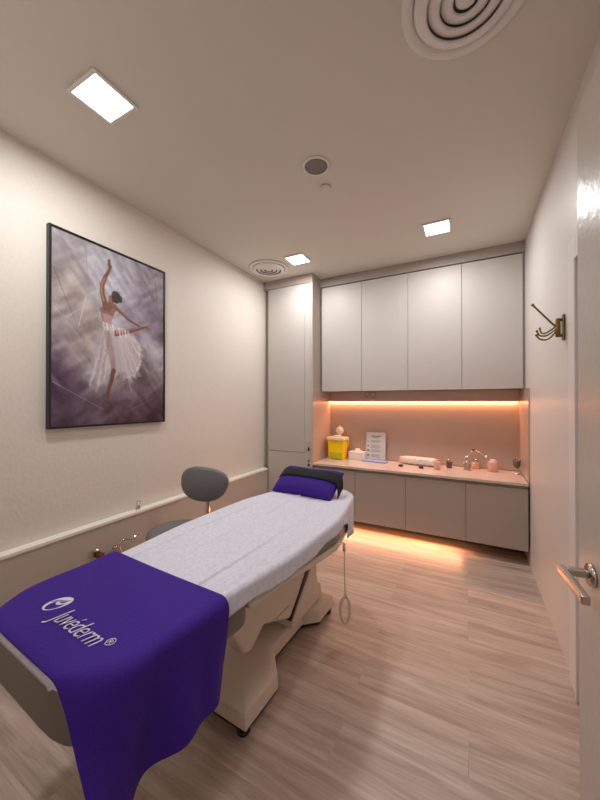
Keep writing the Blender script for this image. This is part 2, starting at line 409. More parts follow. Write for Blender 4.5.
def slab(ya, yb, z0c, z1c, r=.025, off=0, N=40, hf=hw):
    ls = []; e = r
    ys = [ya + e * (1 - math.cos(t)) for t in np.linspace(0, PI / 2, 5)] + list(np.linspace(ya + e, yb - e, N))[1:-1] + [yb - e * (1 - math.cos(t)) for t in np.linspace(PI / 2, 0, 5)]
    for y in ys:
        z0 = z0c(y) if callable(z0c) else z0c; z1 = z1c(y) if callable(z1c) else z1c
        q = min(y - ya, yb - y); ins = 0 if q >= e else e - math.sqrt(max(0, e * e - (e - q) ** 2))
        ins = min(ins, (z1 - z0) / 2 - .002)
        h = hf(y) + off - ins * .7
        ls.append([(px, y, pz) for px, pz in rrect(h, z0 + ins, z1 - ins, min(r, (z1 - z0) / 2 - ins - .0005, h - .001) if (z1 - z0) / 2 - ins > .002 else .0015)])
    return loft(ls)
ZT = .680
link('foot_cushion', slab(-.865, -.34, .530, ZT, .03), 'vinyl_bed', bed, True)
link('body_cushion', slab(-.335, .90, lambda y: .612 - .050 * max(0, min(1, (y + .12) / .45)), ZT, .022), 'vinyl', bed, True)
link('frame', slab(-.33, .86, lambda y: .580 - .056 * max(0, min(1, (y + .12) / .45)), lambda y: .611 - .050 * max(0, min(1, (y + .12) / .45)), .012, off=-.004), 'plastic', bed, True)
box('foot_support', -.22, .22, -.72, -.34, .50, .544, 'plastic', bed, bevel=.01)
box('pivot', -.16, .17, .30, .40, .495, .523, 'black', bed, bevel=.006)
# base: front foot block, neck and rear block in one shell
fp = [(-.20, -.245), (.205, -.245), (.205, -.02), (.095, .10), (.095, .375), (.17, .45), (.17, .635), (-.17, .635), (-.17, .45), (-.095, .375), (-.095, .10), (-.20, -.02)]
def inset(p, d, dy=0):
    out = []; n = len(p)
    for i in range(n):
        a, b, c = Vector(p[i - 1]), Vector(p[i]), Vector(p[(i + 1) % n])
        e1 = (b - a).normalized(); e2 = (c - b).normalized(); n1 = Vector((-e1.y, e1.x)); n2 = Vector((-e2.y, e2.x))
        m = (n1 + n2).normalized(); out.append(tuple(b + m * (d / max(.4, m.dot(n1)))))
    return out
loops = []
for d, z in ((.006, .035), (0, .042), (.006, .102), (.058, .132)): loops.append([(x, y, z) for x, y in inset(fp, d)])
bs = link('base_cover', loft(loops), 'plastic', bed, bevel=.004)
link('base_plate', prism(inset(fp, .012), 'z', .018, .034), 'black', bed)
for x, y in ((.17, -.215), (-.17, -.215), (.14, .60), (-.14, .60)):
    o = link('foot', lathe([(0, .0005), (.022, .0005), (.026, .006), (.026, .016), (.012, .0175), (0, .0175)], 24, (x, y, 0)), 'black', bed, True)
# lifting arm and rear column (side profiles in y,z)
arm = [(-.26, .50), (-.23, .37), (-.155, .245), (-.125, .228), (-.10, .232), (-.02, .285), (.20, .185), (.33, .30), (.40, .40), (.43, .53), (-.20, .53)]
link('lift_arm', prism(arm, 'x', -.125, .125), 'plastic', bed, bevel=.014)
o = box('cover_seam', .1251, .1262, .02, .19, .262, .2635, 'dark', bed)
colp = [(.205, .13), (.215, .175), (.355, .305), (.45, .42), (.475, .40), (.485, .28), (.50, .24), (.53, .22), (.55, .13)]
link('rear_column', prism(colp, 'x', -.135, .135), 'plastic', bed, bevel=.012)
link('column_gap', prism([(.195, .18), (.205, .172), (.36, .315), (.44, .42), (.43, .44)], 'x', -.13, .13), 'black', bed)
link('top_bracket', prism([(-.1, .505), (.44, .500), (.48, .522), (.28, .528), (-.02, .560), (-.2, .578)], 'x', -.12, .12), 'black', bed)
o = link('bolt_cap', lathe([(0, 0), (.006, 0), (.006, .003), (0, .004)], 16), 'plastic', bed, True); o.rotation_euler = (PI / 2, 0, 0); o.location = (.10, -.247, .085)
# hand control
t = thing('hand_control', 'white hand control hanging on its cord from the bed head', 'remote control', (*bedworld(.335, .40), .545), BA)
link('cord', tube(smoothpath([(-.03, 0, .005), (-.004, 0, .002), (.004, 0, -.03), (.004, .002, -.15), (.008, .004, -.27)]), .003), 'plastic', t, True)
link('plug', tube([(.003, 0, -.04), (.003, 0, .0)], .008), 'plastic', t, True)
lp = [(.008 + .020 * math.sin(a) * (1 if a < PI else 1.15), .006 + .014 * math.sin(a), -.345 - .068 * -math.cos(a) - .01) for a in np.linspace(.25, 2 * PI - .1, 26)]
link('loop_grip', tube([(.008, .004, -.262)] + lp, .0075, 10), 'plastic', t, True)

# sheet: follows the cushion, small skirt all round
from mathutils import noise
def skirt(x, y):
    if x > 0:
        d = .044 + .010 * math.exp(-((y + .08) / .16) ** 2) - .004 * max(0, min(1, (y - .05) / .25)) + .003 * math.sin(23 * y)
    else: d = .09
    if y > .47: d += .13 * min(1, (y - .47) / .10)
    if y < -.70: d *= max(.15, (y + .86) / .16)
    return d
def sheet_z(x, y):
    z = .0050 * noise.noise(Vector((x * 5, y * 2.2, 1))) + .0036 * noise.noise(Vector((x * 16, y * 5, 3))) + .0012 * noise.noise(Vector((x * 40, y * 14, 5)))
    for cx, amp, wd, wob in ((-.055, .011, .0055, .010), (.165, .009, .006, .012), (-.21, .007, .006, .008)):
        q = cx + wob * noise.noise(Vector((cx * 9, y * 2.5, 7))); z += amp * math.exp(-((x - q) / wd) ** 2) * (.6 + .5 * math.sin(y * 3 + cx * 20))
    if x > .05: z += .004 * math.sin(38 * (x + .55 * y) + 3 * math.sin(4 * y)) * min(1, (x - .05) / .12) * (.5 + .5 * math.sin(2.6 * y + .5)) * .55
    return z * (.25 + .75 * max(0, min(1, (y + .50) / .06)))
rows = [(Y0 + .001, .016 + .010, -.010), (Y0 - .004, .008, -.009), (Y0 + .002, .002, -.004)] + [(y, 0, 0) for y in Y0 + .012 + (Y1 - Y0 - .02) * (np.sin(np.linspace(-PI / 2, PI / 2, 120)) * .08 + np.linspace(-1, 1, 120) * .92 + 1) / 2] + [(Y1 + .003, .006, -.004), (Y1 + .008, .06, -.004), (Y1 + .010, .12, -.004)]
NTOP, NARC, NSK = 150, 5, 6; vs = []; RS = .020
for y, dz, dh in rows:
    h = hw(max(Y0 + .004, min(Y1 - .004, y))) + .005 + dh; r = []
    fl = h - RS
    for sgn in (-1, 1):
        side = []; vsq = (1 - dz / .027) if y < 0 else 1
        for k in range(1, NARC + 1):
            a = PI / 2 * k / NARC; side.append((sgn * (fl + RS * math.sin(a)), -RS * (1 - math.cos(a)) * vsq))
        d = skirt(sgn, y) * (0 if dz > 0 and y < 0 else 1)
        for k in range(1, NSK + 1):
            q = k / NSK; side.append((sgn * (fl + RS + .004 * q + q * .006 * noise.noise(Vector((sgn, y * 9, 2))) + (.012 * q * math.sin(y * 30) if y > .45 else 0)), -RS * vsq - d * q))
        r.append(side)
    line = r[0][::-1] + [(x, sheet_z(x, y) * min(1, (fl - abs(x)) / .03) * max(0, min(1, (y - Y0) / .06))) for x in np.linspace(-fl, fl, NTOP)] + r[1]
    for x, z in line:
        vs.append((x, y, ZT + .0065 + z - dz))
NCOL = NTOP + 2 * (NARC + NSK); fs = []
for i in range(len(rows) - 1):
    for j in range(NCOL - 1): a = i * NCOL + j; fs.append((a, a + 1, a + NCOL + 1, a + NCOL))
sh = link('bed_sheet', pyd(vs, fs), 'sheet', None, True)
sh.location = (B0[0], B0[1], 0); sh.rotation_euler = (0, 0, BA)
so = sh.modifiers.new('s', 'SOLIDIFY'); so.thickness = .0012; so.offset = 0
tag(sh, 'white disposable paper sheet spread over the treatment bed', 'bed sheet')

# towel across the foot of the bed
def lerp(a, b, k): return a + (b - a) * k
TY0, TY1 = -.868, -.455
def towel_pt(t, y, lift=0):
    # t: arc coordinate from bed centre line (x), y: along the bed
    k = (y - TY0) / (TY1 - TY0); k = max(0, min(1, k))
    c = max(0, 1 - (y - TY0) / .13)
    r = .034 + .030 * c; H = .300 + .02 * k - .070 * c * c
    a = abs(t); sgn = 1 if t > 0 else -1; zt = ZT + .0185
    flat = H - r
    if a <= flat: x, z = a, 0
    elif a <= flat + r * PI / 2:
        q = (a - flat) / r; x, z = flat + r * math.sin(q), -r * (1 - math.cos(q))
    else: x, z = H, -r - (a - flat - r * PI / 2)
    down = max(0, -z - .03)
    x += down * (.03 + .48 * c * c + .10 * math.sin(y * 21 + 1.2) * min(1, down * 6) + .04 * math.sin(y * 47))
    yy = y
    if t > 0: yy += down * (-.07 + .10 * (1 - k))
    # soft sag over the edge of the pad end
    z -= .005 * max(0, 1 - k * 22)
    z += .0015 * math.sin(31 * y + 9 * t) * (1 - min(1, down * 5)) + lift
    return (sgn * x, yy, zt + z)
NT, NYT = 110, 46
ts = np.linspace(-.50, .575, NT); vs = []; fs = []
for j in range(NYT):
    k = j / (NYT - 1)
    for i, tt in enumerate(ts):
        y = lerp(TY0, TY1, k)
        t2 = tt
        if tt > .3: t2 = .3 + (tt - .3) * (1 + .06 * math.sin(k * 6.5 + .4) + .12 * (1 - k))
        vs.append(towel_pt(t2, y))
for j in range(NYT - 1):
    for i in range(NT - 1): a = j * NT + i; fs.append((a, a + 1, a + NT + 1, a + NT))
tw = link('towel', pyd(vs, fs), 'purple', None, True)
tw.location = (B0[0], B0[1], 0); tw.rotation_euler = (0, 0, BA)
so = tw.modifiers.new('s', 'SOLIDIFY'); so.thickness = .005; so.offset = -1
sb = tw.modifiers.new('ss', 'SUBSURF'); sb.levels = 1; sb.render_levels = 1
tag(tw, 'purple velour towel with white embroidered lettering draped over the foot of the bed', 'towel')
# hem line near the far edge
vs = []; fs = []
for i, tt in enumerate(ts):
    for yy in (TY1 - .0165, TY1 - .0145): vs.append(towel_pt(tt if tt <= .3 else .3 + (tt - .3) * (1 + .06 * math.sin(6.5 * .97 + .4)), yy, .0012))
for i in range(NT - 1): fs.append((2 * i, 2 * i + 1, 2 * i + 3, 2 * i + 2))
# embroidery: lettering
def text_mesh(body, size, xs, shear, off=.0):
    cu = bpy.data.curves.new('t', 'FONT'); cu.body = body; cu.size = size; cu.shear = shear; cu.space_character = .92; cu.offset = off
    ob = bpy.data.objects.new('t', cu); COL.objects.link(ob)
    dg = bpy.context.evaluated_depsgraph_get(); me = bpy.data.meshes.new_from_object(ob.evaluated_get(dg)); bpy.data.objects.remove(ob)
    bm = bmesh.new(); bm.from_mesh(me); bmesh.ops.triangulate(bm, faces=bm.faces)
    bmesh.ops.subdivide_edges(bm, edges=[e for e in bm.edges if e.calc_length() > .01], cuts=1)
    for v in bm.verts: v.co.x *= xs
    bm.to_mesh(me); bm.free(); return me
def embroider(name, me, ox, oy, m, ang=0, th=.0012):
    ca, sa = math.cos(ang), math.sin(ang)
    for v in me.vertices:
        x, y = v.co.x * ca - v.co.y * sa + ox, v.co.x * sa + v.co.y * ca + oy
        p = towel_pt(x, y, .0012); v.co = p
    me.materials.clear()
    o = link(name, me, m, tw); s = o.modifiers.new('s', 'SOLIDIFY'); s.thickness = th; s.offset = 1; return o
tm = text_mesh('Juvéderm', .080, 1, .30, -.0010); xw = max(v.co.x for v in tm.vertices) - min(v.co.x for v in tm.vertices)
for v in tm.vertices: v.co.x *= .212 / xw
embroider('embroidered_lettering', tm, -.038, -.783, 'thread')
embroider('embroidered_lettering', text_mesh('®', .036, .9, 0, -.0002), .178, -.757, 'thread')
# emblem: two facing crescents
def crescent(cx, cy, ro, ri, dx, dy, ell, ang, n=28):
    a0 = np.linspace(0, 2 * PI, n, endpoint=False); v = []
    ca, sa = math.cos(ang), math.sin(ang)
    for a in a0:
        for q in (0, 1):
            x = (ro if q == 0 else ri) * math.cos(a) * ell + q * dx; y = (ro if q == 0 else ri) * math.sin(a) + q * dy
            v.append((cx + x * ca - y * sa, cy + x * sa + y * ca, 0))
    f = [(2 * i, 2 * i + 1, 2 * ((i + 1) % n) + 1, 2 * ((i + 1) % n)) for i in range(n)]
    return pyd(v, f, False)
embroider('embroidered_emblem', crescent(0, -.003, .038, .027, .0045, -.0045, .72, -.5), -.098, -.735, 'thread')
embroider('embroidered_emblem', crescent(.004, .010, .018, .010, .001, .004, .8, -.7), -.098, -.737, 'thread')
sw = [(-.026, -.010), (-.012, .002), (.004, .004), (.014, .012), (.018, .022), (.008, .016), (-.006, .010), (-.018, .004)]
embroider('embroidered_emblem', pyd([(x, y, 0) for x, y in sw], [list(range(len(sw)))], False), -.098, -.735, 'grey_thread')

# head pillow with a black sash
pw, pd, ph = .220, .118, .045
pil = thing('head_pillow', 'purple velour head pillow with a black sash at the head of the bed', 'pillow', (*bedworld(-.050, .700), ZT + .010), BA + math.radians(-1))
def pil_pt(s, phi, k=1.0):
    # s in -1..1 along the length, phi round the section
    e = abs(s); th = ph * (1 - e ** 4) ** .5 + .004; dp = pd * (1 - .06 * (1 - e) ** 2 * 0 - .04 * math.cos(s * PI) + .0)
    c, sn = math.cos(phi), math.sin(phi)
    cy = math.copysign(abs(c) ** .8, c) * dp * k; cz = math.copysign(abs(sn) ** .85, sn) * th * k
    y = cy; z = cz
    y += .0
    tilt = math.radians(32)
    return (s * pw * (1 + (k - 1) * .6), y * math.cos(tilt) - z * math.sin(tilt), ph * .86 + y * math.sin(tilt) + z * math.cos(tilt) + .030)
S = list(np.sin(np.linspace(-PI / 2, PI / 2, 41))); lp = []
for s in S: lp.append([pil_pt(s, p) for p in np.linspace(0, 2 * PI, 48, endpoint=False)])
link('cushion', loft(lp), 'purple', pil, True)
lp = []
seq = [(s, 0) for s in np.linspace(-.995, .97, 36)]
vs = []; fs = []; NB = 9
for s, _ in seq:
    for p in np.linspace(math.radians(56), math.radians(92), NB): vs.append(pil_pt(s, p, 1.05))
# drooping end
base = [Vector(vs[-NB + i]) for i in range(NB)]
for k in range(1, 8):
    q = k / 7
    for i, b in enumerate(base): vs.append((b.x + .022 * math.sin(q * PI / 2) , b.y - .035 * q + .004 * q, b.z - .002 - .075 * q ** 1.4))
R = len(vs) // NB
for i in range(R - 1):
    for j in range(NB - 1): a = i * NB + j; fs.append((a, a + 1, a + NB + 1, a + NB))
o = link('sash', pyd(vs, fs), 'sash', pil, True); s_ = o.modifiers.new('s', 'SOLIDIFY'); s_.thickness = .006; s_.offset = 0

# ------------------------------------------------------------------ stool
st = thing('stool', 'grey padded stool with low backrest between the bed and the left wall', 'stool', (-1.645, 1.48, 0), math.radians(5))
link('seat', lathe([(0, .425), (.17, .425), (.19, .435), (.195, .455), (.188, .475), (.16, .485), (0, .487)], 48), 'vinyl', st, True)
link('column', lathe([(0, .12), (.028, .12), (.028, .28), (.018, .285), (.018, .424), (0, .424)], 24), 'chrome', st, True)
for k in range(5):
    a = 2 * PI * k / 5 + .3
    l = link('base_leg', tube([(.0, 0, .115), (.10 * math.cos(a), .10 * math.sin(a), .10), (.24 * math.cos(a), .24 * math.sin(a), .075)], .018, 10, radii=[.022, .018, .013]), 'chrome', st, True)
    bm = bmesh.new()
    link('caster', lathe([(0, -.012), (.020, -.012), (.025, -.006), (.025, .006), (.020, .012), (0, .012)], 20, mtx=Matrix.Translation((.24 * math.cos(a), .24 * math.sin(a), .026)) @ Matrix.Rotation(a, 4, 'Z') @ Matrix.Rotation(PI / 2, 4, 'X')), 'black', l, True)
# backrest disc: rounded pad facing the camera side
def pad(rx, rz, th, e=2.4, n=48, bend=.03):
    lps = []
    for k in np.linspace(0, 1, 9):
        yy = th * (k - .5); q = 1 - abs(2 * k - 1) ** 3 * .16
        l = []
        for j in range(n):
            a = 2 * PI * j / n; c, s = math.cos(a), math.sin(a); f = 1 / (abs(c) ** e + abs(s) ** e) ** (1 / e)
            x, z = c * f * rx * q, s * f * rz * q; x *= (1 + .10 * (z / rz)); l.append((x, yy + bend * (x / rx) ** 2, z))
        lps.append(l)
    return loft(lps)
o = link('backrest', pad(.172, .122, .055), 'vinyl', st, True); o.location = (-.035, .28, .700); o.rotation_euler = (math.radians(-6), math.radians(9), math.radians(24))
link('back_support', tube(smoothpath([(0, .05, .418), (-.02, .18, .418), (-.02, .290, .45), (-.025, .318, .56), (-.03, .318, .68)]), .017, 12), 'chrome', st, True)

# ------------------------------------------------------------------ fittings on the left wall
t = thing('wall_valve', 'small chrome valve with copper-brown knob on the boxed lower wall', 'valve', (-2.014, 1.165, .372))
box('plate', .0005, .012, -.018, .018, -.03, .03, 'chrome', t, bevel=.003)
link('knob', lathe([(0, 0), (.014, 0), (.022, .012), (.022, .035), (.014, .05), (0, .052)], 6, mtx=Matrix.Translation((.012, .014, -.012)) @ Matrix.Rotation(PI / 2.3, 4, 'Y')), 'copper', t)
link('hose', tube(smoothpath([(.03, .03, -.02), (.05, .07, -.05), (.05, .08, -.12), (.045, .06, -.20)]), .004), 'chrome', t, True)
link('elbow', tube(smoothpath([(.005, -.01, .02), (.03, -.01, .03), (.035, .01, .022)]), .007), 'chrome', t, True)
t = thing('wall_tap', 'chrome tap with a curved lever on the boxed lower wall beside the bed', 'tap', (-2.014, 1.315, .376))
link('stem', tube(smoothpath([(.02, .01, -.11), (.03, 0, -.05), (.03, -.02, 0), (.035, .0, .025), (.045, .03, .03)]), .0085, radii=None), 'chrome', t, True)
link('lever', tube(smoothpath([(.045, .03, .03), (.05, .06, .022), (.055, .085, .030), (.06, .11, .045)]), .0075), 'chrome', t, True)
link('knob', lathe([(0, -.01), (.010, -.01), (.012, 0), (.010, .01), (0, .01)], 16, (.02, -.04, -.005)), 'nickel', t, True)
link('cross_tube', tube([(.02, -.04, -.005), (.03, -.015, .0)], .005), 'chrome', t, True)
box('plate', .0005, .012, -.016, .016, -.13, -.09, 'nickel', t, bevel=.003)
link('elbow', tube([(.01, .0, -.11), (.022, .01, -.11)], .008), 'nickel', t, True)
t = thing('metal_clip', 'tiny shiny metal clip standing on the cream ledge under the painting', 'clip', (-2.042, 1.475, .5475))
link('clip_body', prism([(-.018, 0.0005), (.018, 0.0005), (.006, .028), (-.006, .028)], 'x', -.008, .008), 'chrome', t, bevel=.002)
link('clip_handle', tube([(0, .003 + .013 * math.cos(a), .042 + .016 * math.sin(a)) for a in np.linspace(0, 2 * PI, 20, endpoint=False)], .003, 8, True), 'chrome', t, True)

# ------------------------------------------------------------------ painting
pic = thing('framed_painting', 'large black-framed painting of a dancer in a white skirt on the left wall', 'painting', (XL, 1.316, 1.7175))
PWY, PHZ = .768, 1.141
bm = bmesh.new(); fw = .012
for y0, y1, z0, z1 in ((-PWY / 2, PWY / 2, PHZ / 2 - fw, PHZ / 2), (-PWY / 2, PWY / 2, -PHZ / 2, -PHZ / 2 + fw), (-PWY / 2, -PWY / 2 + fw, -PHZ / 2 + fw, PHZ / 2 - fw), (PWY / 2 - fw, PWY / 2, -PHZ / 2 + fw, PHZ / 2 - fw)):
    bx(bm, .001, .032, y0, y1, z0, z1)
link('frame', fin(bm), 'frame_black', pic)
NX, NZ = 250, 370
uu, vv = np.meshgrid(np.linspace(0, 1, NX), np.linspace(0, 1, NZ))
def vnoise(u, v, fx, fy, seed):
    r = np.random.default_rng(seed); g = r.random((int(fy) + 3, int(fx) + 3)); x = np.clip(u, 0, 1) * fx; y = np.clip(v, 0, 1) * fy
    xi, yi = x.astype(int), y.astype(int); xf, yf = x - xi, y - yi; xf = xf * xf * (3 - 2 * xf); yf = yf * yf * (3 - 2 * yf)
    return (g[yi, xi] * (1 - xf) + g[yi, xi + 1] * xf) * (1 - yf) + (g[yi + 1, xi] * (1 - xf) + g[yi + 1, xi + 1] * xf) * yf
wu = uu + .10 * (vnoise(uu, vv, 5, 6, 1) - .5) + .05 * (vnoise(uu, vv, 13, 15, 2) - .5)
wv = vv + .08 * (vnoise(uu, vv, 5, 6, 3) - .5) + .04 * (vnoise(uu, vv, 13, 15, 4) - .5)
blobs = [(.1, .95, .3, (150, 142, 146)), (.45, .92, .22, (178, 176, 186)), (.9, .95, .2, (146, 136, 144)), (.15, .68, .2, (164, 146, 138)), (.42, .72, .14, (196, 194, 204)),
         (.8, .72, .16, (128, 110, 128)), (.95, .6, .13, (112, 98, 112)), (.1, .5, .16, (150, 142, 150)), (.2, .42, .12, (176, 158, 146)), (.9, .45, .14, (182, 178, 186)), (.62, .72, .1, (170, 160, 172)),
         (.08, .28, .14, (96, 74, 96)), (.08, .1, .15, (84, 64, 84)), (.3, .28, .13, (150, 142, 150)), (.25, .12, .12, (112, 92, 108)), (.5, .03, .15, (88, 66, 82)), (.8, .08, .18, (76, 54, 68)),
         (.85, .28, .14, (124, 108, 112)), (.6, .2, .12, (138, 124, 132)), (.3, .6, .08, (140, 124, 118)), (.2, .78, .08, (176, 164, 158))]
num = np.zeros((NZ, NX, 3)); den = np.zeros((NZ, NX, 1))
for bu, bv, s, c in blobs:
    g = np.exp(-((wu - bu) ** 2 + (wv - bv) ** 2) / (2 * (s * .62) ** 2))[..., None] + 1e-9; num += g * np.array(c, float); den += g
img = num / den
st1 = vnoise((uu + vv * .8) / 1.8, (vv - uu * .5 + .5) / 1.5, 14, 46, 11) - .5; st2 = vnoise((uu - vv * .7 + .7) / 1.7, (vv + uu * .8) / 1.8, 12, 50, 12) - .5
mk = vnoise(uu, vv, 4, 5, 13)[..., None]
img += (st1[..., None] * mk + st2[..., None] * (1 - mk)) * 64 + (vnoise(uu, vv, 60, 90, 14) - .5)[..., None] * 12
asp = PHZ / PWY
def over(mask, col, a=1.0):
    global img
    m = np.clip(mask, 0, 1)[..., None] * a; img = img * (1 - m) + np.array(col, float) * m
def stroke(pts, w0, w1, col, a=1.0, soft=.006, wig=.0):
    D = np.full((NZ, NX), 9.); Wd = np.full((NZ, NX), w0); tot = len(pts) - 1
    U = uu + wig * (vnoise(uu, vv, 40, 60, 21) - .5); V = vv + wig * (vnoise(uu, vv, 40, 60, 22) - .5)
    for i in range(tot):
        (x0, y0), (x1, y1) = pts[i], pts[i + 1]; dx, dy = x1 - x0, (y1 - y0) * asp; L2 = dx * dx + dy * dy + 1e-12
        t = np.clip(((U - x0) * dx + (V - y0) * asp * dy) / L2, 0, 1); d = np.hypot(U - x0 - t * dx, (V - y0) * asp - t * dy)
        wd = w0 + (w1 - w0) * (i + t) / tot; m = d - wd < D - Wd; D = np.where(m, d, D); Wd = np.where(m, wd, Wd)
    over((Wd - D) / soft + .5, col, a)
def poly(pts, col, a=1.0, soft=.010, wig=.02):
    U = uu + wig * (vnoise(uu, vv, 30, 45, 31) - .5); V = vv + wig * (vnoise(uu, vv, 30, 45, 32) - .5)
    ins = np.zeros((NZ, NX), bool); D = np.full((NZ, NX), 9.); n = len(pts)
    for i in range(n):
        (x0, y0), (x1, y1) = pts[i], pts[(i + 1) % n]
        if y0 != y1: c = ((y0 > V) != (y1 > V)) & (U < (x1 - x0) * (V - y0) / (y1 - y0) + x0); ins ^= c
        dx, dy = x1 - x0, (y1 - y0) * asp; L2 = dx * dx + dy * dy + 1e-12
        t = np.clip(((U - x0) * dx + (V - y0) * asp * dy) / L2, 0, 1); D = np.minimum(D, np.hypot(U - x0 - t * dx, (V - y0) * asp - t * dy))
    over(np.where(ins, D, -D) / soft + .5, col, a)
# scratchy background lines
for a, b, c, w_ in (((.01, .616), (.277, .405), (205, 195, 195), .002), ((.014, .798), (.182, .529), (100, 86, 92), .003), ((.246, .69), (.193, .531), (210, 200, 196), .006), ((.733, .883), (.984, .739), (92, 76, 92), .0025),
                    ((.01, .226), (.392, .081), (190, 175, 180), .0022), ((.501, .096), (.969, .223), (120, 96, 106), .006), ((.24, .98), (.26, .80), (120, 110, 120), .002), ((.6, .06), (.95, .17), (140, 112, 120), .003), ((.10, .56), (.26, .66), (200, 190, 186), .003), ((.9, .92), (.93, .74), (96, 80, 96), .003)):
    stroke([a, b], w_, w_ * .4, c, .8, .004)
stroke([(.47, .80), (.50, .86), (.47, .92)], .012, .02, (200, 200, 212), .5, .04)
stroke([(.36, .50), (.33, .36), (.30, .26)], .03, .05, (196, 194, 206), .5, .06, .03)
stroke([(.76, .55), (.84, .50), (.9, .46)], .04, .05, (196, 192, 202), .55, .07, .03)
# dancer
poly([(.392, .567), (.501, .575), (.62, .56), (.704, .515), (.742, .43), (.73, .332), (.647, .254), (.579, .315), (.501, .26), (.427, .306), (.357, .22), (.315, .24), (.368, .334), (.408, .433)], (190, 178, 180), .9, .03, .03)
hem = [(.30, .25), (.35, .215), (.42, .29), (.50, .255), (.58, .30), (.65, .245), (.72, .31), (.755, .42), (.735, .50)]
rr = np.random.default_rng(8)
for k in range(64):
    a = (k * .618) % 1; q = a * (len(hem) - 1); i = min(int(q), len(hem) - 2); f = q - i
    x1 = hem[i][0] + f * (hem[i + 1][0] - hem[i][0]) + rr.normal(0, .012); y1 = hem[i][1] + f * (hem[i + 1][1] - hem[i][1]) + rr.normal(0, .022)
    x0 = .41 + .20 * a; y0 = .57 - .02 * a; c = [(232, 224, 224), (208, 196, 200), (176, 160, 164), (240, 234, 232), (150, 132, 136)][k % 5]
    if .28 < a < .40 and k % 2: continue
    stroke([(x0, y0), (x0 + (x1 - x0) * .40 + .02 * (a - .3), y0 + (y1 - y0) * .52), (x1, y1)], .003, .007 + .006 * rr.random(), c, .34, .016, .02)
stroke([(.60, .27), (.68, .29), (.735, .36), (.735, .44)], .008, .005, (228, 218, 218), .8, .012, .02)
stroke([(.432, .516), (.449, .437), (.469, .358), (.479, .306)], .030, .020, (128, 92, 80), .42, .020)
stroke([(.479, .306), (.458, .243), (.432, .185), (.427, .131)], .020, .010, (112, 70, 56), 1, .008)
stroke([(.501, .528), (.62, .554), (.733, .586), (.814, .608)], .026, .007, (116, 74, 58), 1, .008)
stroke([(.52, .54), (.64, .567), (.74, .594)], .008, .004, (172, 122, 98), .8, .008)
poly([(.357, .656), (.408, .68), (.496, .698), (.507, .671), (.464, .61), (.452, .567), (.392, .551), (.375, .604)], (142, 98, 82), 1, .008, .008)
poly([(.380, .625), (.42, .63), (.465, .625), (.458, .567), (.392, .555)], (172, 142, 138), 1, .010, .012)
for k in range(9):
    stroke([(.39 + .028 * k, .575 - .003 * k), (.40 + .028 * k, .535 - .004 * k + .008 * math.sin(k * 2))], .010, .006, (232, 224, 222) if k % 2 else (206, 194, 194), .85, .010)
stroke([(.436, .934), (.452, .909), (.430, .872), (.408, .842), (.378, .787), (.379, .74), (.398, .7), (.408, .661)], .008, .026, (118, 76, 62), 1, .008)
stroke([(.438, .94), (.434, .91), (.446, .90)], .012, .009, (118, 76, 62), 1, .006)
stroke([(.40, .83), (.372, .785), (.374, .74), (.392, .70)], .006, .008, (178, 128, 106), .8, .008)
stroke([(.496, .681), (.553, .654), (.62, .626), (.727, .599)], .016, .008, (112, 72, 58), 1, .008)
stroke([(.50, .686), (.56, .66), (.62, .633)], .005, .003, (172, 124, 102), .8, .006)
stroke([(.46, .715), (.445, .68), (.43, .665)], .022, .03, (122, 80, 66), 1, .010)
stroke([(.455, .728), (.450, .708)], .022, .016, (140, 94, 78), 1, .008)
stroke([(.500, .748), (.498, .728)], .040, .036, (52, 34, 32), 1, .010)
stroke([(.535, .742), (.540, .725)], .020, .016, (44, 28, 28), 1, .010)
stroke([(.50, .765), (.47, .752)], .008, .005, (96, 66, 56), .7, .008)
stroke([(.40, .115), (.50, .10), (.62, .13)], .016, .03, (70, 48, 60), .6, .04, .03)
img = np.clip(img, 0, 255) / 255; img = np.where(img <= .04045, img / 12.92, ((img + .055) / 1.055) ** 2.4)
cw, chh = PWY - 2 * fw - .001, PHZ - 2 * fw - .001
vs = np.stack([np.full(NX * NZ, .0), (uu.ravel() - .5) * cw, (vv.ravel() - .5) * chh], 1)
ii = np.arange(NX * NZ).reshape(NZ, NX)
fs = np.stack([ii[:-1, :-1], ii[:-1, 1:], ii[1:, 1:], ii[1:, :-1]], -1).reshape(-1, 4)
me = bpy.data.meshes.new('canvas'); me.from_pydata(vs.tolist(), [], fs.tolist())
at = me.color_attributes.new('paint', 'FLOAT_COLOR', 'POINT')
at.data.foreach_set('color', np.concatenate([img.reshape(-1, 3), np.ones((NX * NZ, 1))], 1).astype(np.float32).ravel())
mm = bpy.data.materials.new('painted_canvas'); mm.use_nodes = True; nt = mm.node_tree; b = nt.nodes['Principled BSDF']; b.inputs['Roughness'].default_value = .42
an = nt.nodes.new('ShaderNodeAttribute'); an.attribute_name = 'paint'; nt.links.new(an.outputs['Color'], b.inputs['Base Color'])
nz = nt.nodes.new('ShaderNodeTexNoise'); nz.inputs['Scale'].default_value = 220; bp = nt.nodes.new('ShaderNodeBump'); bp.inputs['Strength'].default_value = .1; bp.inputs['Distance'].default_value = .002
nt.links.new(nz.outputs['Fac'], bp.inputs['Height']); nt.links.new(bp.outputs[0], b.inputs['Normal'])
o = link('canvas', me, mm, pic); o.location = (.027, 0, 0)
box('backing', .002, .024, -cw / 2, cw / 2, -chh / 2, chh / 2, 'frame_black', pic)

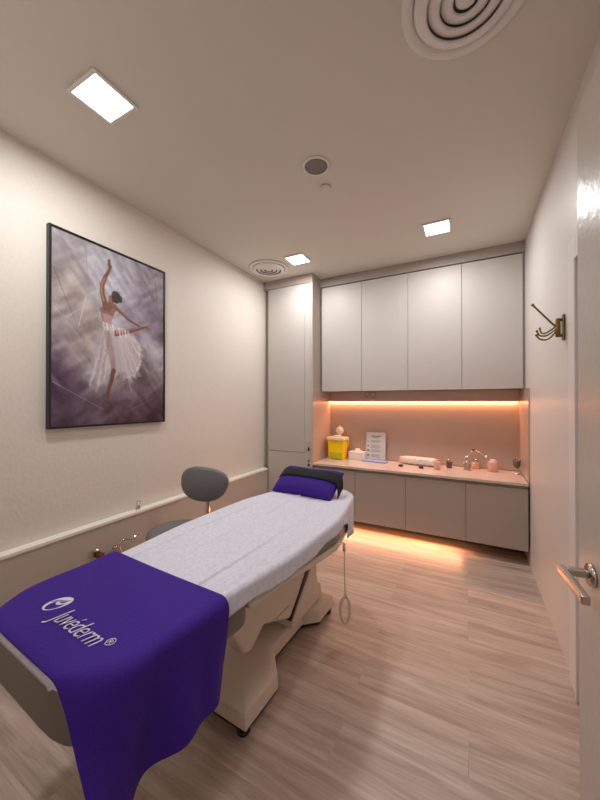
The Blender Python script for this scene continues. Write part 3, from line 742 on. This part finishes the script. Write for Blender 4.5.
# ------------------------------------------------------------------ coat hooks
hk = thing('coat_hook', 'aged brass swivel coat hook with four arms on the right wall', 'coat hook', (XR - .001, 2.055, 1.675))
bm = bmesh.new(); bx(bm, -.010, -.0005, -.016, .016, -.066, .066); link('wall_plate', fin(bm), 'brass', hk, bevel=.005)
for z in (.04, -.04): link('bracket', tube([(-.008, 0, z), (-.030, 0, z)], .008), 'brass', hk, True)
link('pivot', tube([(-.026, 0, -.048), (-.026, 0, -.045), (-.026, 0, .045), (-.026, 0, .048)], .011, 14, radii=[.006, .011, .011, .006]), 'brass', hk, True)
def arm_(pts, r, tipr):
    a = link('arm', tube(smoothpath(pts), r, 10), 'brass', hk, True)
    bm = bmesh.new(); bmesh.ops.create_uvsphere(bm, u_segments=12, v_segments=8, radius=tipr); bmesh.ops.translate(bm, verts=bm.verts, vec=pts[-1])
    link('tip', fin(bm), 'brass', a, True)
arm_([(-.03, 0, .0), (-.07, 0, .05), (-.128, .02, .135)], .0048, .008)
arm_([(-.03, 0, .012), (-.065, .03, -.014), (-.085, .05, -.012), (-.092, .055, .014)], .0042, .0062)
arm_([(-.03, 0, .0), (-.07, .0, -.034), (-.100, .01, -.030), (-.112, .01, -.006)], .0042, .0062)
arm_([(-.03, 0, -.012), (-.07, -.03, -.058), (-.105, -.035, -.058), (-.122, -.04, -.036)], .0042, .0062)

# ------------------------------------------------------------------ open door beside the camera
dang = math.radians(4.8)
dr = thing('door_1', None, None, (.26, 1.10, 0), dang); struct(dr)
# local: +y continues away from the hinge, leaf runs to -y
box('panel', 0, .042, -.865, 0, .008, 2.08, 'door', dr, bevel=.0015)
HZ = .885
h = link('door_handle', lathe([(0, 0), (.026, 0), (.027, .003), (.026, .008), (0, .009)], 36, mtx=Matrix.Translation((-.0005, -.085, HZ - .004)) @ Matrix.Rotation(-PI / 2, 4, 'Y')), 'nickel', dr, True)
bm = bmesh.new(); bx(bm, -.0515, -.0095, -.094, -.074, HZ - .011, HZ + .007); link('neck', fin(bm), 'nickel', h, bevel=.003)
bm = bmesh.new(); bx(bm, -.068, -.052, -.222, -.074, HZ - .012, HZ + .008); link('lever', fin(bm), 'nickel', h, bevel=.003)

# ------------------------------------------------------------------ things on the worktop
ZW = .6555
def taper_box(x0, x1, y0, y1, z0, z1, k, r=.012):
    ls = []
    for z in np.linspace(z0, z1, 5):
        q = (z - z0) / (z1 - z0); s = k + (1 - k) * q; cx, cy = (x0 + x1) / 2, (y0 + y1) / 2; hx, hy = (x1 - x0) / 2 * s, (y1 - y0) / 2 * s
        l = []
        for sx, sy, a0 in ((1, 1, 0), (-1, 1, 90), (-1, -1, 180), (1, -1, 270)):
            for a in np.radians(np.linspace(a0, a0 + 90, 5)): l.append((cx + sx * (hx - r) + r * math.cos(a), cy + sy * (hy - r) + r * math.sin(a), z))
        ls.append(l)
    return loft(ls)
t = thing('sharps_bin', 'yellow sharps bin with its round pale lid flipped open, left end of worktop', 'sharps bin', (-1.305, 3.43, ZW))
link('body', taper_box(-.098, .098, -.07, .07, 0, .215, .88), 'yellow', t, bevel=.003)
link('contents', taper_box(-.075, .075, -.0735, -.0655, .012, .075, .9, .003), 'greenish', t)
link('lid', taper_box(-.106, .106, -.078, .078, .216, .245, 1.06, .014), 'clearp', t, bevel=.004)
link('opening_collar', lathe([(.030, .2455), (.044, .2455), (.044, .262), (.030, .262)], 32, close=True), 'clearp', t, True)
o = link('flip_lid', lathe([(0, 0), (.041, 0), (.045, .003), (.045, .008), (0, .009)], 36), 'clearp', t, True); o.location = (0.010, .045, .312); o.rotation_euler = (math.radians(80), 0, 0)
box('hinge_tab', -.004, .022, .040, .050, .2455, .266, 'clearp', t, bevel=.002)
box('lid_tab', -.002, .018, .034, .044, .358, .370, 'clearp', t, bevel=.002)
link('carry_handle', tube(smoothpath([(.104, .02, .225), (.122, .02, .205), (.124, .02, .16), (.108, .02, .14)]), .004), 'yellow', t, True)

t = thing('tissue_box', 'white tissue box with a tissue poking out beside the sharps bin', 'tissue box', (-1.095, 3.50, ZW))
box('carton', -.088, .088, -.055, .055, 0, .085, 'white', t, bevel=.002)
vs = []; fs = []
for i in range(7):
    for j in range(14):
        a = 2 * PI * j / 14; r = .045 * (1 - (i / 6) ** 1.3 * .6) * (1 + .25 * math.sin(3 * a + i) + .1 * math.sin(5 * a)); vs.append((r * math.cos(a), r * math.sin(a) * .5, .0855 + .028 * (i / 6) ** .7 + .006 * math.sin(4 * a + i)))
for i in range(6):
    for j in range(14): fs.append((i * 14 + j, i * 14 + (j + 1) % 14, (i + 1) * 14 + (j + 1) % 14, (i + 1) * 14 + j))
fs.append([6 * 14 + j for j in range(14)])
link('tissue', pyd(vs, fs), 'white', t, True)

t = thing('notice_stand', 'printed notice in a clear stand leaning in front of the niche wall', 'notice', (-.897, 3.515, ZW), 0)
tilt = math.radians(-5)
R_ = Matrix.Rotation(tilt, 4, 'X')
box('sheet', -.104, .104, -.0015, 0, .012, .305, 'paper', t, mtx=R_)
box('clear_cover', -.110, .110, -.005, -.0025, .004, .311, 'acrylic', t, mtx=R_)
box('stand_foot', -.110, .110, -.004, .045, .0005, .004, 'acrylic', t)
bm = bmesh.new(); bx(bm, -.055, .055, -.0024, -.0017, .258, .270, R_); bx(bm, -.035, .035, -.0024, -.0017, .244, .251, R_); link('heading', fin(bm), 'ink', t)
for k, (z, n) in enumerate(((.214, 3), (.165, 4), (.112, 3), (.058, 3))):
    bm = bmesh.new()
    for q in range(n): bx(bm, -.052, .045 + .015 * math.sin(k * 3 + q * 2), -.0024, -.0017, z - q * .0105, z - q * .0105 + .0045, R_)
    link('text_lines', fin(bm), 'ink', t)
    bm = bmesh.new(); bx(bm, -.094, -.072, -.0024, -.0017, z - .016, z + (.006 if k > 1 else -.004), R_); link('pictogram', fin(bm), 'inkdark' if k > 0 else 'ink', t)

o = box('folder', -.135, .135, -.045, .045, 0, .014, 'blue', None, bevel=.003); o.location = (-.885, 3.430, ZW); o.rotation_euler = (0, 0, math.radians(-8))
tag(o, 'pale blue folder lying flat in front of the printed notice', 'folder')

def cap(loc, label):
    t = thing('bottle_cap', label, 'bottle cap', loc, 0, 'black caps on the worktop')
    link('shell', lathe([(0, 0), (.021, 0), (.022, .003), (.021, .016), (.018, .018), (0, .018)], 28), 'black', t, True)
    link('rim', lathe([(.0222, .001), (.0235, .002), (.0235, .005), (.0222, .006)], 28, close=True), 'copper', t, True)
    return t
c1 = cap((-.592, 3.31, ZW), 'black cap on the worktop left of the clear wrapped pack')
dup(c1, (-.400, 3.30, ZW), 'black cap on the worktop right in front of the clear wrapped pack')

# wrapped pack: a long lumpy bundle in clear film
def bundle(L, ry, rz, seed):
    r = np.random.default_rng(seed); ls = []
    for k in np.linspace(0, 1, 36):
        e = 1 - abs(2 * k - 1) ** 8 * .35; l = []
        for j in range(28):
            a = 2 * PI * j / 28; c, s = math.cos(a), math.sin(a); f = 1 / (abs(c) ** 3 + abs(s) ** 3) ** (1 / 3)
            q = e * (1 + .10 * (r.random() - .5) + .06 * math.sin(k * 40 + j))
            l.append(((k - .5) * L, c * f * ry * q, rz + s * f * rz * q * .96))
        ls.append(l)
    return loft(ls)
t = thing('wrapped_pack', 'long pack of white items in clear film lying on the worktop', 'wrapped pack', (-.43, 3.46, ZW + .002), math.radians(-8))
link('bundle', bundle(.36, .046, .041, 3), 'wrap', t, True)
link('gathered_end', pyd(*(lambda P: (P[0], P[1]))((lambda n: ([(-.17 - .035 * (j % 2) , .035 * math.cos(2 * PI * j / n), .040 + .034 * math.sin(2 * PI * j / n)) for j in range(n)] + [(-.15, 0, .04)] + [(-.195, 0, .045)], [(j, (j + 1) % n, n) for j in range(n)] + [(j, (j + 1) % n, n + 1) for j in range(n)]))(16))), 'wrap', t)
link('seal', tube([(-.1795, .028 * math.cos(a), .04 + .026 * math.sin(a)) for a in np.linspace(0, 2 * PI, 18, endpoint=False)], .004, 8, True), 'wrap', t, True)

def jar(name, label, loc, r, h, m, capm=None, caph=.0, cat='jar'):
    t = thing(name, label, cat, loc)
    link('body', lathe([(0, 0), (r * .9, 0), (r, .005), (r, h * .82), (r * .9, h * .95), (r * .6, h), (0, h)], 32), m, t, True)
    if capm: link('lid', lathe([(0, h + .0005), (r * .62, h + .0005), (r * .62, h + caph), (r * .5, h + caph + .003), (0, h + caph + .004)], 28), capm, t, True)
    return t
jar('glass_jar', 'frosted pink jar at the right end of the wrapped pack', (-.258, 3.325, ZW), .030, .080, 'jar', 'jar', .010)
jar('glass_jar', 'dark smoked glass jar standing alone right of the wrapped pack', (-.160, 3.45, ZW), .026, .070, 'smoked', 'chrome', .010)
jar('glass_jar', 'small pink jar half hidden behind the chrome jointed arm', (.064, 3.535, ZW), .034, .060, 'jar', 'nickel', .03)
jar('glass_jar', 'large pink jar under the tip of the chrome jointed arm', (.205, 3.465, ZW), .042, .098, 'jar', 'white', .006)

t = thing('jointed_arm', 'chrome jointed arm rising from a round coiled base on the worktop', 'instrument arm', (-.005, 3.42, ZW))
link('coil', tube([(.030 * k * math.cos(a), -.01 - .010 * (k - .6), .045 + .040 * k * math.sin(a)) for a, k in zip(np.linspace(0, 6 * PI, 60), np.linspace(.25, 1.1, 60))], .0055, 8), 'nickel', t, True)
link('base_foot', lathe([(0, 0), (.035, 0), (.036, .004), (.030, .008), (0, .009)], 28), 'nickel', t, True)
link('lower_arm', tube(smoothpath([(-.03, -.02, .05), (-.02, 0, .10), (.02, .02, .155), (.052, .03, .185)]), .007), 'chrome', t, True)
link('upper_arm', tube(smoothpath([(.052, .03, .185), (.09, .032, .172), (.14, .034, .145), (.165, .036, .128)]), .006), 'chrome', t, True)
link('joint', lathe([(0, -.008), (.010, -.008), (.012, 0), (.010, .008), (0, .008)], 18, (.052, .03, .188)), 'black', t, True)
link('tip', tube([(.150, .035, .139), (.178, .037, .118)], .012, 14, radii=[.008, .013]), 'chrome', t, True)

t = thing('drinking_glass', 'small tapered glass standing in the right end corner of the worktop', 'glass', (.385, 3.42, ZW))
link('bowl', lathe([(0, .055), (.020, .060), (.028, .085), (.031, .128), (.029, .128), (.026, .087), (.018, .063), (0, .059)], 32), 'smoked', t, True)
link('foot', lathe([(0, 0), (.024, 0), (.024, .003), (.006, .008), (.005, .050), (.010, .0545), (0, .0545)], 28), 'nickel', t, True)
